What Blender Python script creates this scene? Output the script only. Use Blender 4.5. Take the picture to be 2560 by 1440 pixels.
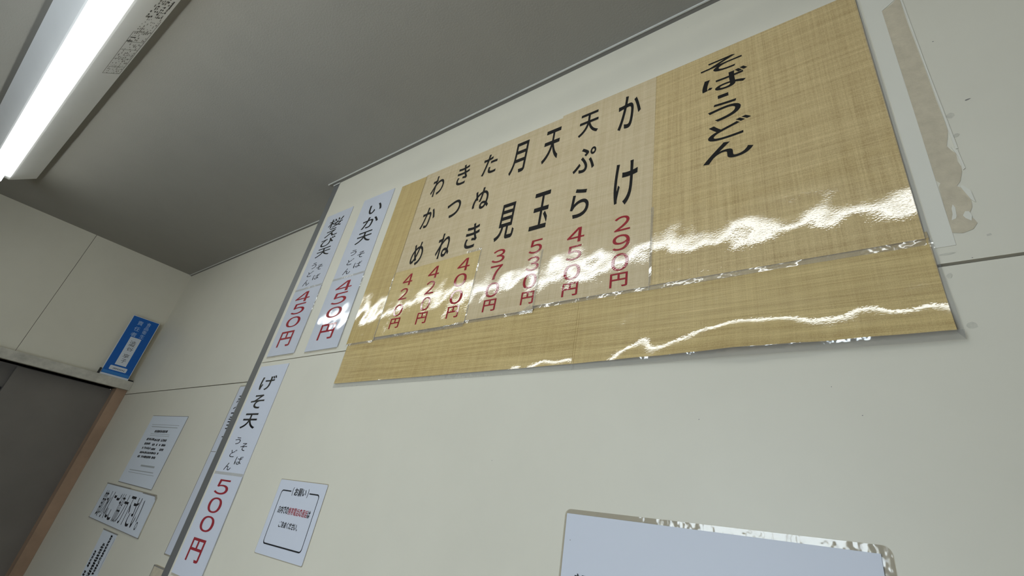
import bpy, bmesh, math, random
from mathutils import Vector, Matrix

S = bpy.context.scene
COL = S.collection
for _o in list(bpy.data.objects):
    bpy.data.objects.remove(_o, do_unlink=True)

# ---------------------------------------------------------------- camera
H = 2.5637                      # ceiling height
cam_d = bpy.data.cameras.new('camera')
cam = bpy.data.objects.new('camera', cam_d)
COL.objects.link(cam)
cam_d.sensor_fit = 'HORIZONTAL'
cam_d.sensor_width = 36.0
cam_d.lens = 1215.218 / 2560 * 36.0
cam_d.shift_x = -79.668 / 2560
cam_d.shift_y = -71.639 / 2560
cam_d.clip_start = 0.02
RX = Vector((0.8085987546761033, 0.5719905618800321, 0.13782180907396363))
DN = Vector((-0.18871973281631121, 0.47401619436925085, -0.8600543645150769))
FW = Vector((-0.5572727486446785, 0.6694291931159395, 0.49123481047473333))
mw = Matrix.Identity(4)
for i in range(3):
    mw[i][0], mw[i][1], mw[i][2] = RX[i], -DN[i], -FW[i]
mw.translation = Vector((1.460076, -0.6, 1.6))
cam.matrix_world = mw
S.camera = cam

# ---------------------------------------------------------------- world, exposure
W = bpy.data.worlds.new('world')
S.world = W
W.use_nodes = True
W.node_tree.nodes['Background'].inputs[0].default_value = (0.80, 0.93, 1.06, 1)
W.node_tree.nodes['Background'].inputs[1].default_value = 8.6
S.view_settings.view_transform = 'Standard'
S.view_settings.look = 'None'
S.view_settings.gamma = 1.0
S.view_settings.use_curve_mapping = False
S.view_settings.exposure = 0.08
TUBE_STRENGTH = 8.2
TUBE_COLOR = (0.95, 1.0, 1.0)
# unseen window added opposite the menu wall to light it with daylight; the portal only guides the sampling
WIN = (0.35, 1.20, 0.60, 2.05)     # x0, x1, z0, z1 of the opening
FRONT = -2.1                       # y of that wall
por_d = bpy.data.lights.new('window_portal', 'AREA')
por_d.shape = 'RECTANGLE'
por_d.size, por_d.size_y = WIN[1] - WIN[0], WIN[3] - WIN[2]
por_d.cycles.is_portal = True
por = bpy.data.objects.new('window_portal', por_d)
COL.objects.link(por)
por.location = ((WIN[0] + WIN[1]) / 2, FRONT - 0.02, (WIN[2] + WIN[3]) / 2)
por.rotation_euler = (math.radians(90), 0, 0)

# ---------------------------------------------------------------- materials
def new_mat(name):
    m = bpy.data.materials.new(name)
    m.use_nodes = True
    nt = m.node_tree
    return m, nt, nt.nodes['Principled BSDF']

def N(nt, kind, **kw):
    n = nt.nodes.new(kind)
    for k, v in kw.items():
        setattr(n, k, v)
    return n

def math_node(nt, op, a, b=None, c=None):
    n = N(nt, 'ShaderNodeMath', operation=op)
    for i, v in enumerate((a, b, c)):
        if v is None:
            continue
        if isinstance(v, (int, float)):
            n.inputs[i].default_value = v
        else:
            nt.links.new(v, n.inputs[i])
    return n.outputs[0]

def noise(nt, scale, vec_scale=(1, 1, 1), detail=2.0, rough=0.5, seed=(0, 0, 0), dist=0.0):
    geo = N(nt, 'ShaderNodeNewGeometry')
    mp = N(nt, 'ShaderNodeMapping')
    mp.inputs['Scale'].default_value = vec_scale
    mp.inputs['Location'].default_value = seed
    nt.links.new(geo.outputs['Position'], mp.inputs['Vector'])
    n = N(nt, 'ShaderNodeTexNoise')
    n.inputs['Scale'].default_value = scale
    n.inputs['Detail'].default_value = detail
    n.inputs['Roughness'].default_value = rough
    n.inputs['Distortion'].default_value = dist
    nt.links.new(mp.outputs[0], n.inputs['Vector'])
    return n.outputs['Fac']

def mix_col(nt, fac, a, b):
    n = N(nt, 'ShaderNodeMix', data_type='RGBA')
    if isinstance(fac, (int, float)):
        n.inputs[0].default_value = fac
    else:
        nt.links.new(fac, n.inputs[0])
    for idx, v in ((6, a), (7, b)):
        if isinstance(v, tuple):
            n.inputs[idx].default_value = (*v, 1)
        else:
            nt.links.new(v, n.inputs[idx])
    return n.outputs[2]

def ramp(nt, fac, lo, hi):
    n = N(nt, 'ShaderNodeMapRange')
    n.inputs['From Min'].default_value = lo
    n.inputs['From Max'].default_value = hi
    nt.links.new(fac, n.inputs['Value'])
    return n.outputs[0]

def plain(name, col, rough=0.6, metal=0.0, spec=0.5, var=0.0, vscale=8.0, bump=0.0, bscale=300.0):
    m, nt, p = new_mat(name)
    p.inputs['Roughness'].default_value = rough
    p.inputs['Metallic'].default_value = metal
    p.inputs['Specular IOR Level'].default_value = spec
    p.inputs['Base Color'].default_value = (*col, 1)
    if var:
        f = noise(nt, vscale, detail=5.0, rough=0.6)
        lo = tuple(c * (1 - var) for c in col)
        hi = tuple(min(1, c * (1 + var)) for c in col)
        nt.links.new(mix_col(nt, ramp(nt, f, 0.3, 0.7), lo, hi), p.inputs['Base Color'])
    if bump:
        f = noise(nt, bscale, detail=3.0)
        b = N(nt, 'ShaderNodeBump')
        b.inputs['Strength'].default_value = 1.0
        b.inputs['Distance'].default_value = bump
        nt.links.new(f, b.inputs['Height'])
        nt.links.new(b.outputs[0], p.inputs['Normal'])
    return m

WAVE = 0.0050     # height of the broad buckles in the laminated film, metres
FINE = 0.00004   # height of its fine wrinkles

def laminate_coat(nt, p, wave=WAVE, fine=FINE, seed=(0, 0, 0), rough=0.03):
    """clear glossy film over a print: buckled and finely wrinkled"""
    f1 = noise(nt, 8.0, (1.0, 1.0, 0.9), detail=2.0, rough=0.5, seed=seed)
    f2 = noise(nt, 280.0, (1.0, 1.0, 1.7), detail=1.0, rough=0.5, seed=seed)
    f3 = noise(nt, 42.0, (1.0, 1.0, 1.3), detail=1.0, seed=seed)
    h = math_node(nt, 'MULTIPLY', f1, wave)
    h = math_node(nt, 'ADD', h, math_node(nt, 'MULTIPLY', f2, fine))
    h = math_node(nt, 'ADD', h, math_node(nt, 'MULTIPLY', f3, fine * 2.2))
    b = N(nt, 'ShaderNodeBump')
    b.inputs['Strength'].default_value = 1.0
    b.inputs['Distance'].default_value = 1.0
    nt.links.new(h, b.inputs['Height'])
    p.inputs['Coat Weight'].default_value = 1.0
    p.inputs['Coat Roughness'].default_value = rough
    p.inputs['Coat IOR'].default_value = 1.85
    nt.links.new(b.outputs[0], p.inputs['Coat Normal'])
    p.inputs['Roughness'].default_value = 0.7
    p.inputs['Specular IOR Level'].default_value = 0.05

def woven(name, dark, light, contrast=1.0, seed=(0, 0, 0), horiz=0.5, wave=WAVE, fine=FINE):
    """printed paper with the look of coarse woven cloth"""
    m, nt, p = new_mat(name)
    h1 = noise(nt, 1.0, (9, 1, 520), detail=3.0, rough=0.65, seed=seed)
    v1 = noise(nt, 1.0, (520, 1, 9), detail=3.0, rough=0.65, seed=seed)
    h2 = noise(nt, 1.0, (2.5, 1, 110), detail=2.0, rough=0.6, seed=seed)
    v2 = noise(nt, 1.0, (90, 1, 2.5), detail=2.0, rough=0.6, seed=seed)
    g = noise(nt, 900.0, detail=1.0, seed=seed)
    f = math_node(nt, 'MULTIPLY', math_node(nt, 'ADD', math_node(nt, 'MULTIPLY', h1, 1.0), math_node(nt, 'MULTIPLY', h2, 0.9)), horiz)
    f = math_node(nt, 'ADD', f, math_node(nt, 'MULTIPLY', math_node(nt, 'ADD', v1, math_node(nt, 'MULTIPLY', v2, 0.9)), 1 - horiz))
    f = math_node(nt, 'ADD', math_node(nt, 'MULTIPLY', f, 0.8), math_node(nt, 'MULTIPLY', g, 0.35))
    c0 = 0.935
    f = ramp(nt, f, c0 - 0.22 / contrast, c0 + 0.22 / contrast)
    nt.links.new(mix_col(nt, f, dark, light), p.inputs['Base Color'])
    laminate_coat(nt, p, wave, fine, seed)
    return m

def printed(name, col, seed=(0, 0, 0), wave=WAVE, fine=FINE, ior=1.85):
    m, nt, p = new_mat(name)
    p.inputs['Base Color'].default_value = (*col, 1)
    laminate_coat(nt, p, wave, fine, seed)
    p.inputs['Coat IOR'].default_value = ior
    return m

def film_mat(name, gloss=0.16, tint=(0.97, 0.97, 0.96)):
    m = bpy.data.materials.new(name)
    m.use_nodes = True
    nt = m.node_tree
    nt.nodes.clear()
    out = N(nt, 'ShaderNodeOutputMaterial')
    tr = N(nt, 'ShaderNodeBsdfTransparent')
    tr.inputs[0].default_value = (*tint, 1)
    gl = N(nt, 'ShaderNodeBsdfGlossy')
    gl.inputs['Roughness'].default_value = 0.08
    df = N(nt, 'ShaderNodeBsdfDiffuse')
    df.inputs[0].default_value = (0.75, 0.75, 0.75, 1)
    m1 = N(nt, 'ShaderNodeMixShader')
    m1.inputs[0].default_value = 0.14
    nt.links.new(tr.outputs[0], m1.inputs[1])
    nt.links.new(df.outputs[0], m1.inputs[2])
    mx = N(nt, 'ShaderNodeMixShader')
    mx.inputs[0].default_value = gloss
    nt.links.new(m1.outputs[0], mx.inputs[1])
    nt.links.new(gl.outputs[0], mx.inputs[2])
    f = noise(nt, 60.0, detail=2.0)
    b = N(nt, 'ShaderNodeBump')
    b.inputs['Strength'].default_value = 1.0
    b.inputs['Distance'].default_value = 0.0012
    nt.links.new(f, b.inputs['Height'])
    nt.links.new(b.outputs[0], gl.inputs['Normal'])
    nt.links.new(mx.outputs[0], out.inputs[0])
    return m

def emission(name, col, strength):
    m = bpy.data.materials.new(name)
    m.use_nodes = True
    nt = m.node_tree
    nt.nodes.clear()
    out = N(nt, 'ShaderNodeOutputMaterial')
    e = N(nt, 'ShaderNodeEmission')
    e.inputs[0].default_value = (*col, 1)
    e.inputs[1].default_value = strength
    nt.links.new(e.outputs[0], out.inputs[0])
    return m

WALL_COL = (0.70, 0.655, 0.53)
M = {}
M['wall'] = plain('cream_wall_board', WALL_COL, 0.42, spec=0.35, var=0.025, vscale=5.0)
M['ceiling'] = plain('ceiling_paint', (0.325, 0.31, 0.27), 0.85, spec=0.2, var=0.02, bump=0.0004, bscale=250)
M['joint'] = plain('joint_sealant', (0.12, 0.095, 0.08), 0.8)
M['front'] = plain('brown_front_wall', (0.10, 0.085, 0.065), 0.7)
M['floor'] = plain('floor_tile', (0.29, 0.20, 0.12), 0.5, var=0.2)
M['trim'] = plain('plastic_trim', (0.62, 0.61, 0.56), 0.4)
M['trim_shaded'] = plain('trim_painted_shade', (0.22, 0.21, 0.19), 0.5)  # flange underside made darker, its shade put into the colour
M['post'] = plain('satin_grey_metal', (0.27, 0.27, 0.26), 0.40, metal=0.6)
M['post_edge'] = plain('bead_plastic', (0.72, 0.69, 0.58), 0.4)
M['lintel'] = plain('worn_painted_wood', (0.50, 0.47, 0.39), 0.6, var=0.22, vscale=22)
M['jamb'] = plain('tan_wood', (0.36, 0.235, 0.15), 0.5, var=0.18, vscale=7)
M['door'] = plain('dark_door_board', (0.18, 0.16, 0.135), 0.45, var=0.1, vscale=4)
M['black'] = plain('black', (0.012, 0.012, 0.013), 0.6)
M['housing'] = plain('white_enamel', (0.86, 0.86, 0.84), 0.3, var=0.02)
M['cap'] = plain('tube_metal_cap', (0.7, 0.7, 0.7), 0.25, metal=1.0)
M['socket'] = plain('white_socket', (0.8, 0.8, 0.78), 0.4)
M['tube'] = emission('fluorescent_tube', TUBE_COLOR, TUBE_STRENGTH)
M['stamp'] = plain('grey_stamp_ink', (0.26, 0.25, 0.23), 0.6)
M['stamp_dark'] = plain('dark_stamp_ink', (0.07, 0.065, 0.06), 0.6)
M['title_cloth'] = woven('title_sheet_print', (0.432, 0.301, 0.128), (0.762, 0.584, 0.289), 1.0, (3, 0, 1), 0.5)
M['dish_cloth'] = woven('dish_sheet_print', (0.549, 0.416, 0.232), (0.740, 0.602, 0.380), 1.0, (7, 0, 2), 0.5)
M['price_cloth'] = woven('price_sheet_print', (0.546, 0.394, 0.161), (0.749, 0.578, 0.268), 1.0, (5, 0, 8), 0.5, fine=FINE * 1.6)
M['side_cloth'] = woven('side_sheet_print', (0.483, 0.338, 0.128), (0.673, 0.504, 0.214), 1.0, (11, 0, 4), 0.35, fine=FINE * 1.3)
M['blank_cloth'] = woven('blank_sheet_print', (0.419, 0.289, 0.112), (0.737, 0.560, 0.251), 1.0, (1, 0, 9), 0.72, fine=FINE, wave=WAVE * 1.5)
M['ink'] = printed('black_print', (0.006, 0.006, 0.007), (7, 0, 2), ior=1.55)
M['red'] = printed('red_print', (0.33, 0.018, 0.028), (7, 0, 2), ior=1.65)
M['paper'] = printed('white_laminated_paper', (0.63, 0.645, 0.69), (2, 0, 5), wave=WAVE * 0.6, fine=FINE * 0.7)
M['paper_flat'] = plain('white_paper', (0.63, 0.645, 0.69), 0.5)
M['paper_old'] = plain('aged_white_paper', (0.66, 0.69, 0.72), 0.55)
M['ink_flat'] = plain('black_ink', (0.010, 0.010, 0.012), 0.6)
M['ink_grey'] = plain('faded_ink', (0.09, 0.09, 0.095), 0.6)
M['ink_pale'] = plain('pale_ink', (0.36, 0.37, 0.36), 0.6)
M['red_flat'] = plain('red_ink', (0.33, 0.014, 0.022), 0.6)
M['film'] = film_mat('clear_film_edge')
M['film_dull'] = film_mat('dull_film_edge', 0.06, (0.90, 0.87, 0.80))
M['blue'] = plain('blue_plate', (0.0, 0.105, 0.42), 0.35)
M['blue_pale'] = plain('pale_blue_print', (0.03, 0.19, 0.50), 0.4)
M['blue_text'] = plain('light_blue_lettering', (0.42, 0.56, 0.72), 0.5)
M['tape'] = plain('smooth_tape_ghost', (0.72, 0.685, 0.575), 0.5)
M['torn'] = plain('torn_backing', (0.55, 0.475, 0.34), 0.85, var=0.10, vscale=60, bump=0.0006, bscale=260)
M['dirt_and_edge_line'] = plain('dirt_and_edge_line', (0.24, 0.22, 0.19), 0.8)  # wall specks, and dark lines along the paper and plate edges
M['smudge'] = plain('smudge', (0.57, 0.535, 0.43), 0.6, var=0.12, vscale=120)

# ---------------------------------------------------------------- helpers
def tag(o, label=None, cat=None, group=None, kind=None):
    if label: o['label'] = label
    if cat: o['category'] = cat
    if group: o['group'] = group
    if kind: o['kind'] = kind
    return o

def thing(name, loc, label, cat, group=None):
    o = bpy.data.objects.new(name, None)
    o.empty_display_size = 0.02
    COL.objects.link(o)
    o.location = loc
    return tag(o, label, cat, group)

def origin_of(o):
    v = Vector((0, 0, 0))
    while o is not None:
        v += o.location
        o = o.parent
    return v

class MB:
    """collects faces (world coordinates), builds one mesh object"""
    def __init__(self):
        self.v, self.f, self.mi, self.sm = [], [], [], []
    def add(self, verts, faces, mi=0, smooth=False):
        n = len(self.v)
        self.v += [tuple(p) for p in verts]
        for f in faces:
            self.f.append(tuple(i + n for i in f))
            self.mi.append(mi)
            self.sm.append(smooth)
        return self
    def box(self, x0, x1, y0, y1, z0, z1, mi=0):
        v = [(x, y, z) for x in (x0, x1) for y in (y0, y1) for z in (z0, z1)]
        return self.add(v, [(0, 1, 3, 2), (4, 6, 7, 5), (0, 4, 5, 1), (2, 3, 7, 6), (0, 2, 6, 4), (1, 5, 7, 3)], mi)
    def prism(self, poly, plane, d0, d1, mi=0):
        """poly: list of (u, v) counter-clockwise as seen from the room; d0 front depth, d1 back depth"""
        n = len(poly)
        F = [to3(plane, u, v, d0) for u, v in poly]
        B = [to3(plane, u, v, d1) for u, v in poly]
        fs = [tuple(range(n)), tuple(range(2 * n - 1, n - 1, -1))]
        for i in range(n):
            j = (i + 1) % n
            fs.append((i, i + n, j + n, j))
        return self.add(F + B, fs, mi)
    def quad(self, plane, u0, u1, v0, v1, d, mi=0):
        return self.add([to3(plane, u, v, d) for u, v in ((u0, v0), (u1, v0), (u1, v1), (u0, v1))], [(0, 1, 2, 3)], mi)
    def flat(self, plane, poly, d, mi=0):
        return self.add([to3(plane, u, v, d) for u, v in poly], [tuple(range(len(poly)))], mi)
    def bar(self, plane, p, q, w, d, mi=0):
        dx, dy = q[0] - p[0], q[1] - p[1]
        L = math.hypot(dx, dy) or 1
        nx, ny = -dy / L * w / 2, dx / L * w / 2
        return self.flat(plane, [(p[0] - nx, p[1] - ny), (q[0] - nx, q[1] - ny), (q[0] + nx, q[1] + ny), (p[0] + nx, p[1] + ny)], d, mi)
    def tube(self, p, q, r, seg=32, mi=0, cap=True):
        p, q = Vector(p), Vector(q)
        ax = (q - p).normalized()
        a = ax.orthogonal().normalized()
        b = ax.cross(a)
        vs = []
        for c in (p, q):
            for k in range(seg):
                t = 2 * math.pi * k / seg
                vs.append(c + a * (r * math.cos(t)) + b * (r * math.sin(t)))
        self.add(vs, [(k, (k + 1) % seg, seg + (k + 1) % seg, seg + k) for k in range(seg)], mi, True)
        if cap:
            self.add(vs, [tuple(range(seg - 1, -1, -1)), tuple(range(seg, 2 * seg))], mi)
        return self
    def build(self, name, mats, parent=None):
        me = bpy.data.meshes.new(name)
        o0 = origin_of(parent)
        me.from_pydata([tuple(Vector(p) - o0) for p in self.v], [], self.f)
        if not isinstance(mats, (list, tuple)):
            mats = [mats]
        for m in mats:
            me.materials.append(m)
        me.polygons.foreach_set('material_index', self.mi)
        me.polygons.foreach_set('use_smooth', self.sm)
        me.update()
        o = bpy.data.objects.new(name, me)
        COL.objects.link(o)
        if parent is not None:
            o.parent = parent
        return o

def to3(plane, u, v, d):
    """wall planes: 'back' = menu wall (y = -d), 'alcove' = set-back wall, 'left' = side wall; d = distance in front"""
    if plane == 'back':
        return (u, -d, v)
    if plane == 'alcove':
        return (u, ALC - d, v)
    return (LX + d, u, v)

ALC = 0.1212      # depth of the set-back wall
LX = -1.5958      # side wall

_gl = {}
GL_SIMPLE = '円天玉月見内子生下力水谷'
def glyph(ch, off):
    k = (ch, off)
    if k not in _gl:
        c = bpy.data.curves.new('letter', 'FONT')
        c.body = ch
        c.offset = off
        c.resolution_u = 6
        o = bpy.data.objects.new('letter', c)
        COL.objects.link(o)
        bpy.context.view_layer.update()
        ev = o.evaluated_get(bpy.context.evaluated_depsgraph_get())
        me = ev.to_mesh()
        vs = [(v.co.x, v.co.y) for v in me.vertices]
        fs = [tuple(p.vertices) for p in me.polygons]
        ev.to_mesh_clear()
        bpy.data.objects.remove(o, do_unlink=True)
        bpy.data.curves.remove(c)
        xs = [v[0] for v in vs]; ys = [v[1] for v in vs]
        x0, x1, y0, y1 = min(xs), max(xs), min(ys), max(ys)
        sx, sy = max(x1 - x0, 1e-6), max(y1 - y0, 1e-6)
        vs = [((x - x0) / sx, (y - y0) / sy) for x, y in vs]
        fx = []
        for f in fs:           # all faces towards the reader
            a = 0
            for i in range(len(f)):
                p, q = vs[f[i]], vs[f[(i + 1) % len(f)]]
                a += p[0] * q[1] - q[0] * p[1]
            fx.append(f if a > 0 else tuple(reversed(f)))
        _gl[k] = (vs, fx)
    return _gl[k]

def letters(name, rows, mat, plane, d, parent, off=0.012, label=None):
    mb = MB()
    for ch, u0, u1, v0, v1 in rows:
        if ch == '・':
            mb.quad(plane, u0, u1, v0, v1, d)
            continue
        o_ = off
        if ch == '円':
            o_ = max(off, 0.014)
        elif ord(ch) > 0x4DFF and len(GL_SIMPLE) and ch not in GL_SIMPLE:
            o_ = min(off, 0.009)      # dense characters fill in when thickened
        vs, fs = glyph(ch, o_)
        mb.add([to3(plane, u0 + x * (u1 - u0), v0 + y * (v1 - v0), d) for x, y in vs], fs)
    o = mb.build(name, mat, parent)
    if label: o['label'] = label
    return o

def line_of_text(text, u0, u1, v0, v1, slope=0.0):
    """spread a run of characters evenly in a box; small marks keep their own place"""
    n = len(text)
    w = (u1 - u0) / n
    h = v1 - v0
    out = []
    for i, ch in enumerate(text):
        a = u0 + i * w
        if ch == '。':
            out.append((ch, a + 0.08 * w, a + 0.42 * w, v0, v0 + 0.26 * h))
        elif ch == 'く':
            out.append((ch, a + 0.2 * w, a + 0.75 * w, v0, v1))
        elif ch in '()':
            out.append((ch, a + 0.3 * w, a + 0.6 * w, v0 - 0.05 * h, v1 + 0.05 * h))
        else:
            out.append((ch, a + 0.05 * w, a + 0.95 * w, v0 + 0.02 * h, v1 - 0.02 * h))
    return out

def rounded(u0, u1, v0, v1, r, seg=6):
    pts = []
    for cu, cv, a0 in ((u1 - r, v0 + r, -90), (u1 - r, v1 - r, 0), (u0 + r, v1 - r, 90), (u0 + r, v0 + r, 180)):
        for k in range(seg + 1):
            t = math.radians(a0 + 90 * k / seg)
            pts.append((cu + r * math.cos(t), cv + r * math.sin(t)))
    return pts

GLYPHS = {
    'title': [('そ', 1.2615, 1.3337, 2.3512, 2.3831), ('ば', 1.2634, 1.3409, 2.3029, 2.3423), ('・', 1.2894, 1.3070, 2.2841, 2.2917), ('う', 1.2718, 1.3253, 2.2317, 2.2730), ('ど', 1.2701, 1.3392, 2.1892, 2.2259), ('ん', 1.2608, 1.3384, 2.1450, 2.1821)],
    'kake_name': [('か', 1.0957, 1.1444, 2.2955, 2.3857), ('け', 1.0995, 1.1447, 2.1117, 2.2095)],
    'kake_price': [('2', 1.1066, 1.1368, 2.0582, 2.0884), ('9', 1.1058, 1.1378, 2.0198, 2.0506), ('0', 1.1065, 1.1378, 1.9813, 2.0138), ('円', 1.1063, 1.1377, 1.9521, 1.9774)],
    'tempura_name': [('天', 1.0025, 1.0506, 2.3197, 2.3830), ('ぷ', 1.0018, 1.0519, 2.2191, 2.2834), ('ら', 1.0083, 1.0490, 2.1120, 2.1811)],
    'tempura_price': [('4', 1.0111, 1.0471, 2.0580, 2.0890), ('5', 1.0138, 1.0454, 2.0208, 2.0509), ('0', 1.0131, 1.0471, 1.9821, 2.0128), ('円', 1.0146, 1.0461, 1.9512, 1.9764)],
    'tentama_name': [('天', 0.9130, 0.9607, 2.2830, 2.3782), ('玉', 0.9132, 0.9616, 2.1118, 2.2035)],
    'tentama_price': [('5', 0.9236, 0.9543, 2.0560, 2.0869), ('3', 0.9237, 0.9537, 2.0186, 2.0491), ('0', 0.9232, 0.9541, 1.9818, 2.0128), ('円', 0.9250, 0.9537, 1.9503, 1.9758)],
    'tsukimi_name': [('月', 0.8212, 0.8662, 2.2845, 2.3783), ('見', 0.8207, 0.8718, 2.1094, 2.2026)],
    'tsukimi_price': [('3', 0.8295, 0.8629, 2.0557, 2.0865), ('7', 0.8315, 0.8630, 2.0173, 2.0493), ('0', 0.8313, 0.8649, 1.9791, 2.0109), ('円', 0.8329, 0.8647, 1.9492, 1.9744)],
    'tanuki_name': [('た', 0.7296, 0.7750, 2.3160, 2.3808), ('ぬ', 0.7273, 0.7781, 2.2143, 2.2776), ('き', 0.7322, 0.7722, 2.1112, 2.1769)],
    'tanuki_price': [('4', 0.7320, 0.7676, 2.0560, 2.0866), ('0', 0.7320, 0.7679, 2.0193, 2.0500), ('0', 0.7329, 0.7681, 1.9795, 2.0113), ('円', 0.7345, 0.7678, 1.9486, 1.9747)],
    'kitsune_name': [('き', 0.6408, 0.6816, 2.3179, 2.3820), ('つ', 0.6370, 0.6839, 2.2192, 2.2695), ('ね', 0.6409, 0.6857, 2.1067, 2.1754)],
    'kitsune_price': [('4', 0.6402, 0.6748, 2.0555, 2.0863), ('2', 0.6439, 0.6732, 2.0170, 2.0494), ('0', 0.6439, 0.6732, 1.9780, 2.0102), ('円', 0.6423, 0.6744, 1.9476, 1.9743)],
    'wakame_name': [('わ', 0.5483, 0.5931, 2.3125, 2.3807), ('か', 0.5490, 0.5954, 2.2134, 2.2774), ('め', 0.5521, 0.5929, 2.1070, 2.1716)],
    'wakame_price': [('4', 0.5538, 0.5872, 2.0533, 2.0839), ('2', 0.5551, 0.5843, 2.0176, 2.0468), ('0', 0.5532, 0.5836, 1.9766, 2.0062), ('円', 0.5532, 0.5858, 1.9477, 1.9722)],
    'ebi_name': [('桜', 0.0524, 0.1308, 2.3482, 2.3832), ('え', 0.0563, 0.1273, 2.3131, 2.3452), ('び', 0.0513, 0.1276, 2.2779, 2.3093), ('天', 0.0508, 0.1297, 2.2409, 2.2718)],
    'ebi_noodle': [('う', 0.0557, 0.0832, 2.2012, 2.2224), ('ど', 0.0524, 0.0829, 2.1746, 2.1928), ('ん', 0.0496, 0.0836, 2.1444, 2.1635), ('そ', 0.0898, 0.1241, 2.1910, 2.2087), ('ば', 0.0943, 0.1300, 2.1574, 2.1752)],
    'ebi_price': [('4', 0.0471, 0.1248, 2.0876, 2.1201), ('5', 0.0524, 0.1219, 2.0492, 2.0832), ('0', 0.0524, 0.1263, 2.0089, 2.0411), ('円', 0.0516, 0.1202, 1.9513, 1.9971)],
    'ika_name': [('い', 0.2674, 0.3300, 2.3408, 2.3750), ('か', 0.2618, 0.3362, 2.2894, 2.3290), ('天', 0.2598, 0.3329, 2.2388, 2.2773)],
    'ika_noodle': [('う', 0.2581, 0.2871, 2.2023, 2.2208), ('ど', 0.2596, 0.2891, 2.1722, 2.1909), ('ん', 0.2577, 0.2924, 2.1420, 2.1605), ('そ', 0.2991, 0.3307, 2.1874, 2.2067), ('ば', 0.3006, 0.3345, 2.1555, 2.1732)],
    'ika_price': [('4', 0.2548, 0.3292, 2.0875, 2.1185), ('5', 0.2576, 0.3252, 2.0497, 2.0837), ('0', 0.2567, 0.3258, 2.0114, 2.0418), ('円', 0.2571, 0.3250, 1.9514, 1.9947)],
    'geso_name': [('げ', 0.0510, 0.1292, 1.8307, 1.8691), ('そ', 0.0413, 0.1118, 1.7830, 1.8193), ('天', 0.0388, 0.1180, 1.7325, 1.7709)],
    'geso_noodle': [('う', 0.0474, 0.0769, 1.6943, 1.7113), ('ど', 0.0499, 0.0811, 1.6639, 1.6818), ('ん', 0.0495, 0.0843, 1.6338, 1.6508), ('そ', 0.0896, 0.1230, 1.6800, 1.6980), ('ば', 0.0917, 0.1275, 1.6481, 1.6671)],
    'geso_price': [('5', 0.0505, 0.1196, 1.5805, 1.6129), ('0', 0.0515, 0.1198, 1.5413, 1.5739), ('0', 0.0519, 0.1214, 1.5024, 1.5347), ('円', 0.0515, 0.1188, 1.4429, 1.4882)],
}
# ================================================================ the room
b = MB()                                     # menu wall: two boards with an open joint between them
b.box(0.0, 4.0, 0.0, 0.03, 1.9132, H)
b.add([(0, 0, 0), (4, 0, 0), (4, 0, 1.9066), (0, 0, 1.9112), (0, .03, 0), (4, .03, 0), (4, .03, 1.9066), (0, .03, 1.9112)],
      [(0, 1, 2, 3), (7, 6, 5, 4), (0, 3, 7, 4), (1, 5, 6, 2), (3, 2, 6, 7), (0, 4, 5, 1)])
b.box(0.0, 4.0, 0.007, 0.029, 1.900, 1.916, 1)
wall_back = tag(b.build('wall_back', [M['wall'], M['joint']]), kind='structure')

b = MB()                                     # set-back wall left of the corner post
b.box(LX - 0.12, 0.0, ALC, ALC + 0.03, 1.9135, H)
b.box(LX - 0.12, 0.0, ALC, ALC + 0.03, 0.0, 1.9100)
b.box(LX - 0.12, 0.0, ALC + 0.006, ALC + 0.029, 1.900, 1.916, 1)
tag(b.build('wall_alcove', [M['wall'], M['joint']]), kind='structure')

b = MB()                                     # side wall with the doorway
SEAM = -0.3165
b.box(LX - 0.12, LX, SEAM + 0.0008, ALC, 1.93, H)
b.box(LX - 0.12, LX, FRONT, SEAM - 0.0008, 1.93, H)
b.box(LX - 0.118, LX - 0.003, SEAM - 0.002, SEAM + 0.002, 1.93, H, 1)
b.box(LX - 0.12, LX, FRONT, -0.95, 0.0, 1.93)
tag(b.build('wall_left', [M['wall'], M['joint']]), kind='structure')

tag(MB().box(LX - 0.12, 4.0, FRONT, ALC + 0.03, -0.05, 0.0).build('floor', M['floor']), kind='structure')
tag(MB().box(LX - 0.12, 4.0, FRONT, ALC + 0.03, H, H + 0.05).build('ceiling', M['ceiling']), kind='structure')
tag(MB().box(4.0, 4.05, FRONT, 0.03, 0, H).build('wall_right', M['wall']), kind='structure')
b = MB()
b.box(LX - 0.12, WIN[0], FRONT - 0.06, FRONT, 0, H)
b.box(WIN[1], 4.0, FRONT - 0.06, FRONT, 0, H)
b.box(WIN[0], WIN[1], FRONT - 0.06, FRONT, 0, WIN[2])
b.box(WIN[0], WIN[1], FRONT - 0.06, FRONT, WIN[3], H)
tag(b.build('wall_front', M['front']), kind='structure')
b = MB()
for x in (WIN[0], (WIN[0] + WIN[1]) / 2 - 0.02, WIN[1] - 0.04):
    b.box(x, x + 0.04, FRONT - 0.05, FRONT - 0.01, WIN[2], WIN[3])
for z in (WIN[2], WIN[3] - 0.04):
    b.box(WIN[0], WIN[1], FRONT - 0.05, FRONT - 0.01, z, z + 0.04)
tag(b.build('unseen_window', M['trim']), kind='structure')

# ceiling edge mouldings
b = MB()
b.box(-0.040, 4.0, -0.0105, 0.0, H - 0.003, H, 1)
b.box(-0.058, 4.0, -0.0130, -0.0105, H - 0.0045, H, 0)
b.box(-0.038, 0.0, -0.0028, -0.0008, H - 0.0075, H - 0.003, 0)
tag(b.build('trim_1', [M['trim'], M['trim_shaded']]), kind='structure')
b = MB()
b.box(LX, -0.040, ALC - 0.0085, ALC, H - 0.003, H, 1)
b.box(LX, -0.040, ALC - 0.0105, ALC - 0.0085, H - 0.0045, H, 0)
tag(b.build('trim_2', [M['trim'], M['trim_shaded']]), kind='structure')
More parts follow.
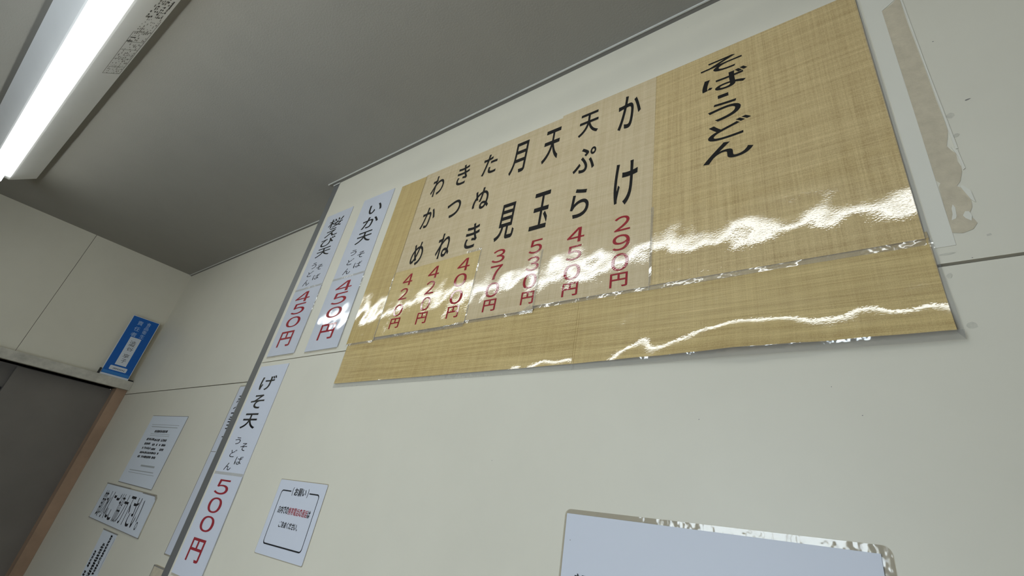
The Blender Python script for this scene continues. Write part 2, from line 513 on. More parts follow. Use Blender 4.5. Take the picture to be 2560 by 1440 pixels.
# corner post between the two wall planes
b = MB()
b.box(-0.040, -0.0008, 0.0012, ALC, 0.0, H - 0.006, 0)
b.box(-0.0008, 0.0, -0.0006, 0.02, 0.0, H - 0.006, 1)
tag(b.build('trim_3', [M['post'], M['post_edge']]), kind='structure')

# doorway: head board, jamb, dark door leaf behind
door = bpy.data.objects.new('door_1', None)
COL.objects.link(door)
door.location = (LX, -0.4, 0.0)
tag(door, kind='structure')
MB().box(LX - 0.10, LX + 0.031, -0.95, 0.1204, 1.9300, 1.9695).build('head_board', M['lintel'], door)
MB().box(LX - 0.09, LX + 0.004, 0.0775, 0.1206, 0.0, 1.9300).build('jamb', M['jamb'], door)
MB().box(LX - 0.085, LX - 0.050, -0.275, 0.0775, 0.0, 1.9230).build('door_leaf', M['door'], door)
MB().box(LX - 0.118, LX - 0.092, -0.95, 0.0775, 0.0, 1.93).build('door_panel', M['door'], door)
MB().box(LX - 0.092, LX - 0.086, -0.95, -0.275, 1.820, 1.833).build('rail', M['black'], door)

# ================================================================ ceiling light
def batten(x0, x1, yc, stamp, label):
    t = thing('batten_light', ((x0 + x1) / 2, yc, H), label, 'ceiling light')
    zb = 2.494
    prof = [(-0.084, H - 0.0005), (-0.088, H - 0.0160), (-0.0875, H - 0.0168), (-0.034, zb + 0.003), (-0.030, zb),
            (0.030, zb), (0.034, zb + 0.003), (0.0875, H - 0.0168), (0.088, H - 0.0160), (0.084, H - 0.0005)]
    mb = MB()
    n = len(prof)
    for xa, xb_, sc in ((x0, x1, 1),):
        A = [(xa + (0.012 if 3 <= i <= 6 else 0.0), yc + y, z) for i, (y, z) in enumerate(prof)]
        B_ = [(xb_ - (0.012 if 3 <= i <= 6 else 0.0), yc + y, z) for i, (y, z) in enumerate(prof)]
        mb.add(A + B_, [(i, i + n, i + 1 + n, i + 1) for i in range(n - 1)] + [tuple(range(n)), tuple(range(2 * n - 1, n - 1, -1))])
    mb.build('housing', M['housing'], t)
    zt = 2.4685
    for sx, xe in ((1, x0 + 0.016), (-1, x1 - 0.016)):
        s = MB()
        s.box(min(xe, xe + sx * 0.016), max(xe, xe + sx * 0.016), yc - 0.013, yc + 0.013, zt - 0.004, zb + 0.002)
        s.tube((xe, yc, zt), (xe + sx * 0.016, yc, zt), 0.0150, 24)
        s.build('lamp_holder', M['socket'], t)
        MB().tube((xe + sx * 0.016, yc, zt), (xe + sx * 0.030, yc, zt), 0.0166, 32).build('tube_cap', M['cap'], t)
    MB().tube((x0 + 0.046, yc, zt), (x1 - 0.046, yc, zt), 0.0163, 40).build('fluorescent_tube', M['tube'], t)
    if stamp:
        # printed rating marks on the sloping side; w runs from the ceiling edge (0) to the tube (1)
        ya, za, yb, zb2 = yc + 0.0875, H - 0.0168, yc + 0.034, zb + 0.003
        nrm = Vector((0, zb2 - za, -(yb - ya))).normalized()
        if nrm.z > 0: nrm = -nrm
        def P(x, w):
            return Vector((x, ya + (yb - ya) * w, za + (zb2 - za) * w)) + nrm * 0.0004
        mk = MB()
        def mark(xa, xb_, w0, w1, mi):
            q = [P(xa, w0), P(xb_, w0), P(xb_, w1), P(xa, w1)]
            if (q[1] - q[0]).cross(q[2] - q[0]).dot(nrm) < 0: q.reverse()
            mk.add(q, [(0, 1, 2, 3)], mi)
        stamp(mark)
        mk.build('rating_marks', [M['stamp'], M['stamp_dark']], t)
    return t

def marks(mark):
    rnd = random.Random(4)
    X0, X1 = -0.150, 0.275
    # blocks of fine illegible print, denser and darker towards the far end
    x = X0
    while x < 0.165:
        for k in range(9):
            w = 0.08 + k * 0.05
            if rnd.random() < 0.55:
                L = rnd.uniform(0.004, 0.013)
                mark(x + rnd.uniform(0, 0.004), x + L, w, w + rnd.uniform(0.016, 0.03), 0)
        x += 0.0125
    for xa in (X0, -0.105, -0.055, 0.0, 0.045, 0.10):
        mark(xa, xa + 0.0018, 0.06, 0.56, 0)
    mark(X0, 0.10, 0.55, 0.565, 0)
    mark(X0, 0.165, 0.045, 0.06, 0)
    for xa, w in ((0.048, 0.40), (0.068, 0.38)):
        mark(xa, xa + 0.0045, w, w + 0.15, 1)
    x = 0.175
    while x < X1:
        for k in range(8):
            w = 0.10 + k * 0.055
            if rnd.random() < 0.62:
                mark(x + rnd.uniform(0, 0.004), x + rnd.uniform(0.005, 0.013), w, w + rnd.uniform(0.02, 0.05), 1 if rnd.random() < 0.6 else 0)
        x += 0.0125
    mark(0.225, 0.262, 0.09, 0.12, 1)

batten(-1.188, 1.640, -0.70, marks, 'long white batten light with a bare lit fluorescent tube under the ceiling')
# a second one farther back, seen only as the thin glint along the foot of the menu
batten(0.12, 1.62, -1.53, None, 'second white batten light farther from the menu wall, out of frame')

# ================================================================ the big menu
GL = {k: [(chr(ord(r[0]) + 0xFEE0) if r[0].isdigit() else r[0],) + r[1:] for r in v] for k, v in GLYPHS.items()}
menu = thing('menu_poster', (0.956, 0.0, 1.83), 'large straw-coloured woven-print menu in taped laminated sheets on the cream wall', 'menu')

def sheet(name, u0, u1, v0, v1, d, mat, parent, curl=0.0, curl_h=0.03, nu=48, nv=40, label=None, seed=0, thick=0.0005):
    """a laminated sheet: fine grid, bottom edge may lift off the wall"""
    rnd = random.Random(seed)
    ph = [rnd.uniform(0, 6.28) for _ in range(6)]
    if not curl:
        nu = nv = 1
    def dep(u, v):
        t = max(0.0, 1 - (v - v0) / curl_h)
        k = (u - u0) / (u1 - u0)
        wob = 1 + 0.20 * math.sin(7 * k + ph[0]) + 0.14 * math.sin(17 * k + ph[1]) + 0.07 * math.sin(41 * k + ph[2])
        return d + (curl(k) if curl else 0) * wob * t * t
    vs, fs = [], []
    for j in range(nv + 1):
        s = (j / nv) ** 2 if curl else j / nv
        for i in range(nu + 1):
            u, v = u0 + (u1 - u0) * i / nu, v0 + (v1 - v0) * s
            vs.append(to3('back', u, v, dep(u, v)))
    for j in range(nv):
        for i in range(nu):
            a = j * (nu + 1) + i
            fs.append((a, a + 1, a + nu + 2, a + nu + 1))
    mb = MB()
    mb.add(vs, fs, 0, True)
    # sides back to the wall so the sheet has an edge
    for u in (u0, u1):
        q = [to3('back', u, v0, dep(u, v0)), to3('back', u, v1, d), to3('back', u, v1, d - thick), to3('back', u, v0, dep(u, v0) - thick)]
        mb.add(q, [(0, 1, 2, 3) if u == u0 else (3, 2, 1, 0)])
    mb.add([to3('back', u0, v1, d), to3('back', u1, v1, d), to3('back', u1, v1, d - thick), to3('back', u0, v1, d - thick)], [(0, 1, 2, 3)])
    if not curl:
        mb.add([to3('back', u0, v0, d), to3('back', u0, v0, d - thick), to3('back', u1, v0, d - thick), to3('back', u1, v0, d)], [(0, 1, 2, 3)])
    o = mb.build(name, mat, parent)
    if label: o['label'] = label
    return o, dep

def film_rim(parent, pts0, pts1, mat=None, n=24):
    """a strip of clear film between two edge polylines given as (u, v, d) end pairs"""
    mb = MB()
    vs = []
    rnd = random.Random(int(abs(pts0[0][0]) * 1e4))
    a, b_ = rnd.uniform(0, 6), rnd.uniform(0, 6)
    for i in range(n + 1):
        k = i / n
        w = 0.0007 * (math.sin(9 * k + a) + 0.6 * math.sin(23 * k + b_))
        p = [pts0[0][j] + (pts0[1][j] - pts0[0][j]) * k for j in range(3)]
        q = [pts1[0][j] + (pts1[1][j] - pts1[0][j]) * k for j in range(3)]
        vs.append(to3('back', *p)); vs.append(to3('back', q[0], q[1], q[2] + w + 0.0009))
    mb.add(vs, [(2 * i, 2 * i + 1, 2 * i + 3, 2 * i + 2) for i in range(n)], 0, True)
    o = mb.build('film_edge', mat or M['film'], parent)
    return o

# blank sheets along the bottom, the left column, the dish sheets, the title sheet
lift = lambda k: 0.0035 + 0.0065 * min(1.0, max(0.0, k * 2.2))
left_lift = lambda k: 0.0012 + 0.0015 * k
s1, dep1 = sheet('blank_sheet', 0.4105, 1.0545, 1.8325, 1.955, 0.0015, M['blank_cloth'], menu, left_lift, 0.03, 60, 30, 'straw-coloured sheet along the bottom left', 3)
s2, dep2 = sheet('blank_sheet', 1.0505, 1.5095, 1.8325, 1.955, 0.0022, M['blank_cloth'], menu, lift, 0.055, 90, 60, 'straw-coloured sheet along the bottom right, edge curling', 5)
for s_, dp, u0, u1 in ((s1, dep1, 0.4105, 1.0525), (s2, dep2, 1.0505, 1.5150)):
    n = 60
    vs = []
    for i in range(n + 1):
        u = u0 + (u1 - u0) * i / n
        d = dp(min(u, 1.5095), 1.8325)
        vs.append(to3('back', u, 1.8328, d + 0.0002)); vs.append(to3('back', u, 1.8240, max(0.0012, d * 0.72)))
        vs.append(to3('back', u, 1.8236, max(0.0008, d * 0.72 - 0.0006)))
    MB().add(vs, [(3 * i + k, 3 * i + 1 + k, 3 * i + 4 + k, 3 * i + 3 + k) for i in range(n) for k in (0, 1)], 0, True).build('film_edge', M['film'], s_)
film_rim(s2, [(1.5095, 1.8325, 0.006), (1.5080, 1.945, 0.0025)], [(1.5150, 1.8245, 0.004), (1.5120, 1.945, 0.0015)])

sc, _ = sheet('blank_sheet', 0.4045, 0.5095, 1.9265, 2.4005, 0.0030, M['side_cloth'], menu, label='plain deeper straw strip down the left end')
film_rim(sc, [(0.4045, 1.9280, 0.0030), (0.5090, 1.9280, 0.0030)], [(0.4045, 1.9215, 0.0034), (0.5090, 1.9215, 0.0034)])

def dish_sheet(u0, u1, v0, label, d=0.0034):
    o, _ = sheet('dish_sheet', u0, u1, v0, 2.4085 if u0 > 0.9 else 2.4035, d, M['dish_cloth'], menu, label=label)
    film_rim(o, [(u0, v0 + 0.0006, d + .0002), (u1, v0 + 0.0006, d + .0002)], [(u0, v0 - 0.0062, d - .0006), (u1, v0 - 0.0062, d - .0006)])
    return o
SW = dish_sheet(0.5085, 0.7375, 1.9345, 'pale straw sheet with three dish names', 0.0030)
SM = dish_sheet(0.7345, 0.9570, 1.9375, 'pale straw sheet with two dish names', 0.0036)
SR = dish_sheet(0.9545, 1.1745, 1.9440, 'pale straw sheet with two dish names next to the title', 0.0042)
for par, pre, ds in ((SW, ('wakame', 'kitsune'), 0.0034), (SM, ('tanuki', 'tsukimi', 'tentama'), 0.0040), (SR, ('tempura', 'kake'), 0.0046)):
    for p in pre:
        letters('dish_name', GL[p + '_name'], M['ink'], 'back', ds, par, 0.012, 'black dish name lettering')
        if par is not SW and p != 'tanuki':
            letters('price', GL[p + '_price'], M['red'], 'back', ds, par, 0.006, 'red price lettering')
film_rim(SM, [(0.9550, 1.9400, 0.0046), (0.9550, 2.06, 0.0042)], [(0.9600, 1.9400, 0.0056), (0.9600, 2.06, 0.0044)])
film_rim(SR, [(1.1735, 1.9450, 0.0050), (1.1735, 2.09, 0.0046)], [(1.1785, 1.9450, 0.0058), (1.1785, 2.09, 0.0048)])
# the separate price sheet stuck over the three left columns
PS, _ = sheet('price_sheet', 0.5115, 0.7905, 1.9330, 2.0985, 0.0040, M['price_cloth'], menu, label='yellower price sheet stuck over the three left columns')
for p in ('wakame', 'kitsune', 'tanuki'):
    letters('price', GL[p + '_price'], M['red'], 'back', 0.0044, PS, 0.006, 'red price lettering')
film_rim(PS, [(0.5075, 1.9330, 0.0046), (0.7905, 1.9330, 0.0046)], [(0.5075, 1.9255, 0.0030), (0.7905, 1.9255, 0.0030)])
film_rim(PS, [(0.5115, 1.9300, 0.0044), (0.5115, 2.0985, 0.0044)], [(0.5080, 1.9300, 0.0034), (0.5080, 2.0985, 0.0034)])
film_rim(PS, [(0.7500, 2.0985, 0.0044), (0.7930, 2.0985, 0.0044)], [(0.7500, 2.1040, 0.0038), (0.7930, 2.1040, 0.0038)])
film_rim(PS, [(0.7905, 1.9350, 0.0044), (0.7905, 2.0985, 0.0044)], [(0.7945, 1.9350, 0.0040), (0.7945, 2.0985, 0.0040)])
# corner of a film sheet lifting off
MB().add([(0.905, -0.0046, 1.9330), (0.9575, -0.0048, 1.9335), (0.9565, -0.0120, 1.9440), (0.935, -0.0065, 1.9368)], [(0, 1, 2, 3)], 0, True).build('film_edge', M['film'], SM)

TS, _ = sheet('title_sheet', 1.1735, 1.5065, 1.9455, 2.4090, 0.0038, M['title_cloth'], menu, label='broad straw sheet with the black title')
letters('title_lettering', GL['title'], M['ink'], 'back', 0.0042, TS, 0.013, 'black wide title lettering')
film_rim(TS, [(1.1735, 1.9455, 0.0040), (1.5065, 1.9455, 0.0040)], [(1.1735, 1.9375, 0.0030), (1.5065, 1.9375, 0.0030)])
film_rim(TS, [(1.5060, 1.9455, 0.0040), (1.5050, 2.4090, 0.0040)], [(1.5115, 1.9455, 0.0022), (1.5090, 2.4090, 0.0022)])

# ================================================================ white price strips
def strip(key, u0, u1, v0, vm, v1, label, tilt=0.0, paper='paper'):
    t = thing('price_strip', ((u0 + u1) / 2, 0.0, v0), label, 'price strip')
    d = 0.0016
    a, _ = sheet('name_sheet', u0, u1, vm - 0.012, v1, d, M[paper], t, thick=0.0012)
    p, _ = sheet('price_sheet', u0, u1 + 0.001, v0, vm, d + 0.0007, M[paper], t, thick=0.0018)
    letters('dish_name', GL[key + '_name'], M['ink'], 'back', d + 0.0003, a, 0.012, 'black dish name lettering')
    letters('noodle_choice', GL[key + '_noodle'], M['ink'], 'back', d + 0.0003, a, 0.0, 'small black noodle lettering')
    letters('price', GL[key + '_price'], M['red'], 'back', d + 0.0010, p, 0.004, 'red price lettering')
    film_rim(p, [(u1 + 0.0010, v0, d + .0005), (u1 + 0.0010, vm, d + .0005)], [(u1 + 0.0045, v0, d - .0010), (u1 + 0.0045, vm, d - .0010)])
    film_rim(p, [(u0, v0, d + .0005), (u1, v0, d + .0005)], [(u0, v0 - 0.005, d - .0010), (u1, v0 - 0.005, d - .0010)], M['film_dull'])
    film_rim(p, [(u0, vm + 0.0002, d + .0008), (u1, vm + 0.0002, d + .0008)], [(u0, vm + 0.0065, d + .0003), (u1, vm + 0.0065, d + .0003)], M['film_dull'])
    return t
strip('ebi', 0.0205, 0.1640, 1.9270, 2.1290, 2.4075, 'white price strip with four black characters, at upper left beside the corner post')
strip('ika', 0.2190, 0.3650, 1.9245, 2.1290, 2.4105, 'white glossy price strip with glare on it, just left of the straw-coloured menu')
strip('geso', 0.0120, 0.1620, 1.4130, 1.6230, 1.8990, 'white price strip reading 500 below the wall joint, beside the corner post', paper='paper_flat')

# ================================================================ notices on the menu wall
n1 = thing('notice_card', (0.425, 0.0, 1.493), 'small white card with a black rounded frame and one red phrase, on the cream wall', 'notice')
nc = MB().prism(rounded(0.3365, 0.5145, 1.4940, 1.6290, 0.003, 3), 'back', 0.0012, 0.0002).build('card', M['paper_flat'], n1)
MB().prism(rounded(0.3350, 0.5155, 1.4925, 1.6305, 0.003, 3), 'back', 0.0007, 0.0001).build('film_edge', M['film_dull'], n1)
fr = MB()
oi, ii = rounded(0.3545, 0.4985, 1.5115, 1.6105, 0.007), rounded(0.3560, 0.4970, 1.5140, 1.6082, 0.006)
nn = len(oi)
for i in range(nn):
    j = (i + 1) % nn
    # leave the gap for the heading in the top edge
    if abs(oi[i][1] - 1.6105) < 1e-4 and abs(oi[j][1] - 1.6105) < 1e-4 and abs(oi[i][0] - oi[j][0]) > 0.05:
        for ua, ub in ((0.4615, oi[i][0]), (oi[j][0], 0.3925)):
            fr.quad('back', ua, ub, 1.6082, 1.6105, 0.0015)
        continue
    fr.add([to3('back', *oi[i], 0.0015), to3('back', *oi[j], 0.0015), to3('back', *ii[j], 0.0015), to3('back', *ii[i], 0.0015)], [(0, 1, 2, 3)])
fr.build('frame_print', M['ink_flat'], nc)
letters('heading', [('(', 0.3975, 0.4005, 1.6015, 1.6175), ('お', 0.4060, 0.4195, 1.6025, 1.6165), ('願', 0.4205, 0.4345, 1.6020, 1.6165), ('い', 0.4360, 0.4490, 1.6035, 1.6155), (')', 0.4545, 0.4575, 1.6015, 1.6175)], M['ink_flat'], 'back', 0.0015, nc, 0.026)
L1 = '店内での携帯電話の通話は'
g1 = line_of_text(L1, 0.3665, 0.4880, 1.5678, 1.5812)
letters('request_text', g1[:4] + g1[11:], M['ink_flat'], 'back', 0.0015, nc, 0.026)
letters('request_text', g1[4:11], M['red_flat'], 'back', 0.0015, nc, 0.026, 'red phrase')
letters('request_text', line_of_text('ご遠慮ください。', 0.3890, 0.4660, 1.5442, 1.5552), M['ink_flat'], 'back', 0.0015, nc, 0.026)

n2 = thing('laminated_notice', (1.242, 0.0, 1.386), 'large white laminated sheet low on the cream wall, mostly blank', 'notice')
MB().prism(rounded(1.0660, 1.4200, 1.3860, 1.6362, 0.008), 'back', 0.0016, 0.0002).build('film_edge', M['film_dull'], n2)
pp = MB().prism([(1.0695, 1.391), (1.4110, 1.391), (1.4110, 1.6290), (1.0695, 1.6310)], 'back', 0.0024, 0.0004).build('paper', M['paper_flat'], n2)
letters('heading', [('部', 1.0890, 1.1060, 1.5520, 1.5676)], M['ink_flat'], 'back', 0.0027, pp, 0.02)
MB().flat('back', [(1.0783 + 0.0006 * math.cos(k), 1.6013 + 0.0006 * math.sin(k)) for k in [i * 0.785 for i in range(8)]], 0.0027).build('speck', M['dirt_and_edge_line'], pp)

# peeled tape and torn backing right of the menu
n3 = thing('peeled_tape', (1.53, 0.0, 1.93), 'peeled tape strip with torn beige backing, right of the straw-coloured menu', 'tape')
MB().prism([(1.5125, 1.9330), (1.5306, 1.9330), (1.5313, 2.0217), (1.5323, 2.1348), (1.5336, 2.3455), (1.5400, 2.3500), (1.5532, 2.3600), (1.548, H - 0.03), (1.5125, H - 0.03)], 'back', 0.0007, 0.0).build('tape', M['tape'], n3)
torn = [(1.5306, 1.9490), (1.5390, 1.9462), (1.5486, 1.9490), (1.5535, 1.9560), (1.5515, 1.9625), (1.5490, 1.9640), (1.5470, 1.9690), (1.5505, 1.9705), (1.5540, 1.9770),
        (1.5550, 1.9850), (1.5535, 1.9970), (1.5500, 2.0050), (1.5475, 2.0085), (1.5520, 2.0140), (1.5560, 2.0260), (1.5570, 2.0340), (1.5555, 2.0420), (1.5567, 2.0540),
        (1.5535, 2.0600), (1.5510, 2.0680), (1.5540, 2.0780), (1.5569, 2.0900), (1.5571, 2.1085), (1.5566, 2.1440), (1.5569, 2.1966), (1.5568, 2.2456), (1.5564, 2.3032), (1.5574, 2.3560),
        (1.5532, 2.3585), (1.5470, 2.3525), (1.5400, 2.3488), (1.5336, 2.3455), (1.5329, 2.2070), (1.5323, 2.1348), (1.5318, 2.0800), (1.5315, 2.0217), (1.5345, 2.0170), (1.5320, 2.0120), (1.5312, 1.9854)]
MB().flat('back', torn, 0.0005).build('torn_backing', M['torn'], n3)
MB().flat('back', [(1.5335, 1.9645), (1.5375, 1.9660), (1.5388, 1.9690), (1.5400, 1.9800), (1.5388, 1.9850), (1.5368, 1.9800), (1.5360, 1.9720)], 0.0008).build('paper_scrap', M['tape'], n3)
MB().flat('back', [(1.5455, 1.9640), (1.5495, 1.9597), (1.5515, 1.9660), (1.5500, 1.9720), (1.5470, 1.9730), (1.5440, 1.9680)], 0.0008).build('paper_scrap', M['tape'], n3)
MB().prism([(1.5573, 2.06), (1.5600, 2.06), (1.5592, 2.20), (1.5598, 2.36), (1.5575, 2.36)], 'back', 0.0012, 0.0).build('paper_ridge', M['tape'], n3)
MB().prism([(1.5552, 1.986), (1.5580, 1.982), (1.5575, 1.998), (1.5520, 2.008), (1.5500, 2.006)], 'back', 0.0012, 0.0).build('paper_ridge', M['tape'], n3)
MB().prism([(1.5575, 2.028), (1.5600, 2.030), (1.5590, 2.058), (1.5545, 2.064), (1.5572, 2.050)], 'back', 0.0012, 0.0).build('paper_ridge', M['tape'], n3)

# stains and specks on the boards
def spot(u, v, r, m='dirt_and_edge_line', plane='back', k=1.0, ang=0.0):
    pts = []
    rr = random.Random(int(u * 7000 + v * 3000))
    for i in range(9):
        t = i * 2 * math.pi / 9
        q = r * rr.uniform(0.6, 1.2)
        x, y = q * math.cos(t) * k, q * math.sin(t)
        pts.append((u + x * math.cos(ang) - y * math.sin(ang), v + x * math.sin(ang) + y * math.cos(ang)))
    return MB().flat(plane, pts, 0.0003).build('stain', M[m], wall_back)
for u, v, r in ((1.5745, 2.2470, 0.0009), (1.5515, 2.1430, 0.0008), (1.245, 1.7500, 0.0006), (1.3920, 1.7840, 0.0006), (1.4160, 1.7530, 0.0006), (1.2370, 2.5230, 0.0006),
                (1.0720, 1.6180, 0.0006), (1.6320, 1.6250, 0.0006), (1.6780, 1.7660, 0.0006), (1.540, 1.9150, 0.0006), (0.9220, 1.6900, 0.0006)):
    spot(u, v, r)
spot(1.5840, 2.1300, 0.0011, 'dirt_and_edge_line', 'back', 3.0, 0.15)
spot(1.5170, 1.8980, 0.0030, 'smudge', 'back', 1.0, 0.9)
spot(1.5205, 1.9240, 0.0014, 'smudge', 'back', 5.0, 0.05)
spot(1.5590, 1.9390, 0.0018, 'smudge', 'back', 1.4, 0.3)
spot(1.5640, 2.1120, 0.0048, 'smudge', 'back', 0.8, 0.5)
spot(1.5620, 2.0800, 0.0028, 'smudge', 'back', 1.3, 0.2)
spot(1.5210, 2.3640, 0.0036, 'smudge', 'back', 0.9, 0.6)
spot(1.5225, 1.8405, 0.0036, 'smudge', 'back', 1.6, 0.0)

# ================================================================ papers on the set-back wall
a1 = thing('notice_sheet', (-0.88, ALC, 1.555), 'white sheet with rows of small faded print on the wall behind the corner post', 'notice')
pa = MB().prism([(-1.0640, 1.5585), (-0.7040, 1.5530), (-0.6920, 1.8000), (-1.0580, 1.8060)], 'alcove', 0.0014, 0.0002).build('sheet', M['paper_old'], a1)
def al(name, mat, d, quads, par):
    mb = MB()
    for q in quads:
        mb.bar('alcove', (q[0], q[1]), (q[2], q[3]), q[4], d)
    return mb.build(name, mat, par)
rnd = random.Random(11)
def text_row(u0, u1, v, h, dens=0.8):
    out = []
    u = u0
    while u < u1:
        w = rnd.uniform(0.006, 0.014)
        if rnd.random() < dens:
            k = rnd.randint(2, 3)
            for j in range(k):
                x = u + j * w / k
                out.append((x, v - h / 2 * rnd.uniform(0.7, 1), x + rnd.uniform(-0.001, 0.002), v + h / 2 * rnd.uniform(0.7, 1), rnd.uniform(0.003, 0.005)))
            y = v + rnd.uniform(-0.3, 0.3) * h
            out.append((u, y, u + w * 0.9, y, 0.0032))
        u += w + 0.003
    return out
rows = text_row(-0.950, -0.822, 1.7455, 0.0105, 0.95)
for u0, u1, v, h in ((-0.993, -0.920, 1.7158, 0.0095), (-0.908, -0.776, 1.7138, 0.0095), (-0.992, -0.922, 1.6995, 0.009), (-0.906, -0.771, 1.6970, 0.009), (-0.994, -0.906, 1.6835, 0.009),
                     (-0.893, -0.770, 1.6815, 0.009), (-0.995, -0.810, 1.6675, 0.008), (-0.996, -0.800, 1.6525, 0.009)):
    rows += text_row(u0, u1, v, h)
al('printed_text', M['ink_grey'], 0.0017, rows, pa)
al('ruled_line', M['ink_pale'], 0.0017, [(-1.019, 1.7715, -0.736, 1.7675, 0.0016), (-1.011, 1.7635, -0.742, 1.7591, 0.0026), (-0.984, 1.7369, -0.785, 1.7337, 0.0014), (-0.984, 1.7302, -0.781, 1.7276, 0.0014),
    (-1.010, 1.6040, -0.761, 1.6040, 0.0028), (-1.011, 1.5960, -0.744, 1.5950, 0.0016), (-0.916, 1.6225, -0.775, 1.6220, 0.0060)], pa)
al('sheet_edge', M['dirt_and_edge_line'], 0.0017, [(-1.058, 1.8060, -0.692, 1.8000, 0.0016), (-0.704, 1.5530, -0.692, 1.8000, 0.0022), (-1.0640, 1.5585, -0.704, 1.5530, 0.0026)], pa)

a2 = thing('notice_banner', (-0.90, ALC, 1.418), 'white laminated banner with one line of bold black characters, curled at its corners', 'notice')
bp = MB().prism([(-1.1740, 1.4270), (-0.6230, 1.4180), (-0.6280, 1.5310), (-0.6420, 1.5390), (-1.1640, 1.5440)], 'alcove', 0.0030, 0.0004).build('banner', M['paper_old'], a2)
MB().prism([(-1.1840, 1.4245), (-0.6170, 1.4155), (-0.6220, 1.5330), (-0.6380, 1.5425), (-1.1720, 1.5475)], 'alcove', 0.0018, 0.0002).build('film_edge', M['film_dull'], a2)
al('sheet_edge', M['dirt_and_edge_line'], 0.0033, [(-1.172, 1.5462, -0.900, 1.5440, 0.0030), (-0.760, 1.5400, -0.640, 1.5385, 0.0034), (-0.640, 1.5385, -0.626, 1.5280, 0.0030), (-1.182, 1.4262, -0.617, 1.4170, 0.0022)], bp)
letters('banner_text', line_of_text('節水にご協力下さい。', -1.1330, -0.6450, 1.4340, 1.5260), M['ink_flat'], 'alcove', 0.0033, bp, 0.0)

a3 = thing('notice_slip', (-0.88, ALC, 1.20), 'narrow white slip with upright columns of small black print, below the laminated banner', 'notice')
sp = MB().prism([(-0.9480, 1.200), (-0.8080, 1.200), (-0.8080, 1.4050), (-0.9600, 1.4060)], 'alcove', 0.0016, 0.0003).build('slip', M['paper_old'], a3)
al('sheet_edge', M['dirt_and_edge_line'], 0.0020, [(-0.9644, 1.4085, -0.8010, 1.4070, 0.0026), (-0.8100, 1.395, -0.8130, 1.30, 0.0012)], sp)
rows = []
for uc, vt, vb, hw, dn in ((-0.850, 1.399, 1.290, 0.012, 0.85), (-0.886, 1.371, 1.268, 0.017, 0.95), (-0.930, 1.344, 1.245, 0.012, 0.8)):
    v = vt
    while v > vb:
        h = rnd.uniform(0.005, 0.008)
        if rnd.random() < dn:
            for j in range(3):
                vv = v - j * h / 3
                rows.append((uc - hw * rnd.uniform(0.5, 1), vv, uc + hw * rnd.uniform(0.5, 1), vv, 0.0017))
            rows.append((uc + rnd.uniform(-0.6, 0.6) * hw, v, uc + rnd.uniform(-0.6, 0.6) * hw, v - h, 0.005))
        v -= h + 0.002
al('printed_text', M['ink_flat'], 0.0019, rows, sp)

a4 = thing('price_strip', (-0.31, ALC, 1.408), 'white strip of paper mostly hidden behind the grey corner post', 'price strip')
st = MB().prism([(-0.3740, 1.4080), (-0.235, 1.4080), (-0.235, 1.8960), (-0.3690, 1.8960)], 'alcove', 0.0028, 0.0004).build('sheet', M['paper_flat'], a4)
MB().prism([(-0.3790, 1.4040), (-0.230, 1.4040), (-0.230, 1.9000), (-0.3740, 1.9000)], 'alcove', 0.0016, 0.0002).build('film_edge', M['film_dull'], a4)
al('sheet_edge', M['dirt_and_edge_line'], 0.0031, [(-0.3755, 1.405, -0.3705, 1.897, 0.0026), (-0.3740, 1.688, -0.335, 1.688, 0.0018)], st)
al('printed_text', M['ink_flat'], 0.0031, [(-0.343, 1.8627, -0.30, 1.8627, 0.0035), (-0.3435, 1.8530, -0.30, 1.8550, 0.0035), (-0.3455, 1.8425, -0.335, 1.8480, 0.0040), (-0.3485, 1.8215, -0.335, 1.8270, 0.0040),
    (-0.3500, 1.8075, -0.30, 1.8085, 0.0040), (-0.3455, 1.7945, -0.30, 1.7945, 0.0035), (-0.3470, 1.7880, -0.30, 1.7880, 0.0035), (-0.3470, 1.7800, -0.30, 1.7800, 0.0035), (-0.3455, 1.7695, -0.30, 1.7695, 0.0035),
    (-0.3440, 1.7590, -0.30, 1.7590, 0.0035), (-0.3420, 1.7335, -0.30, 1.7335, 0.0030)], st)

a5 = thing('switch_plate', (-0.365, ALC, 1.29), 'dull beige plate low beside the foot of the grey corner post', 'switch')
MB().prism([(-0.401, 1.29), (-0.325, 1.29), (-0.325, 1.3765), (-0.401, 1.3765)], 'alcove', 0.006, 0.0).build('plate', M['torn'], a5)
al('plate_edge', M['dirt_and_edge_line'], 0.0063, [(-0.401, 1.3750, -0.325, 1.3750, 0.0034), (-0.3990, 1.29, -0.3990, 1.3760, 0.0030)], a5)

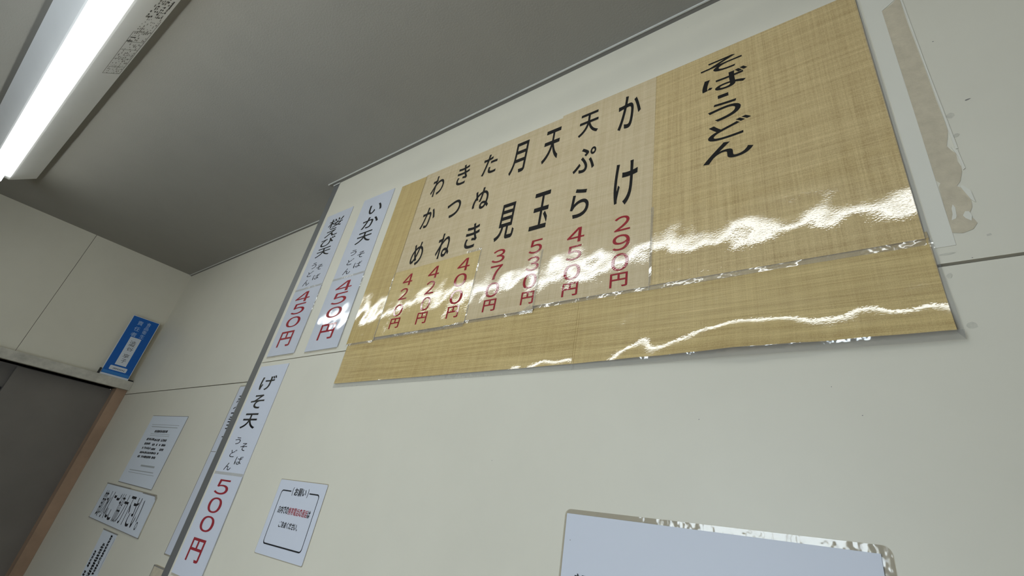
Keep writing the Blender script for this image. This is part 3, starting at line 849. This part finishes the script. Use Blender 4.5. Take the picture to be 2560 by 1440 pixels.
# ================================================================ blue certificate plate on the door head
a6 = thing('name_plate', (LX + 0.026, 0.038, 1.9700), 'blue upright plate with white lettering standing on the door head board', 'sign')
dB = 0.0255
bl = MB().prism([(-0.0195, 1.9700), (0.0965, 1.9700), (0.0965, 2.2655), (-0.0195, 2.2655)], 'left', dB, dB - 0.003).build('plate', M['paper_old'], a6)
bf = MB().quad('left', -0.0172, 0.0942, 1.9785, 2.2632, dB + 0.0003).build('blue_field', M['blue'], bl)
letters('plate_text', [('責', 0.0110, 0.0330, 2.2270, 2.2480), ('任', 0.0095, 0.0330, 2.1965, 2.2175), ('者', 0.0085, 0.0330, 2.1680, 2.1885)], M['blue_text'], 'left', dB + 0.0006, bl, 0.0)
letters('plate_text', [('食', 0.0480, 0.0660, 2.2330, 2.2520), ('品', 0.0475, 0.0650, 2.2130, 2.2310), ('衛', 0.0470, 0.0650, 2.1920, 2.2110), ('生', 0.0470, 0.0660, 2.1700, 2.1890)], M['blue_text'], 'left', dB + 0.0006, bl, 0.0)
nm = MB().quad('left', 0.0150, 0.0610, 2.0260, 2.1650, dB + 0.0006).build('name_card', M['paper_old'], bl)
letters('plate_text', [('澁', 0.0240, 0.0500, 2.1220, 2.1490), ('谷', 0.0250, 0.0520, 2.0990, 2.1180), ('享', 0.0260, 0.0520, 2.0640, 2.0830), ('子', 0.0290, 0.0500, 2.0400, 2.0580)], M['ink_grey'], 'left', dB + 0.0009, bl, 0.0)
MB().flat('left', rounded(0.0030, 0.0730, 1.9990, 2.0190, 0.004), dB + 0.0006).build('date_label', M['paper_old'], bl)
mb = MB()
for k in range(8):
    u = 0.018 + k * 0.0062
    mb.bar('left', (u, 2.004), (u + rnd.uniform(0, 0.004), 2.011), 0.0018, dB + 0.0009)
    mb.bar('left', (u - 0.001, rnd.uniform(2.004, 2.011)), (u + 0.004, rnd.uniform(2.004, 2.011)), 0.0014, dB + 0.0009)
mb.build('date_print', M['ink_grey'], bl)
mb = MB().quad('left', -0.0150, 0.0920, 1.9800, 1.9930, dB + 0.0006)
mb.build('footer_band', M['blue_pale'], bl)
MB().box(LX + dB - 0.006, LX + dB + 0.004, -0.0275, -0.0205, 1.9700, 1.9960).build('holder_clip', M['black'], a6)
MB().box(LX + dB - 0.006, LX + dB + 0.004, 0.0975, 0.1170, 1.9700, 1.9760).build('holder_clip', M['black'], a6)
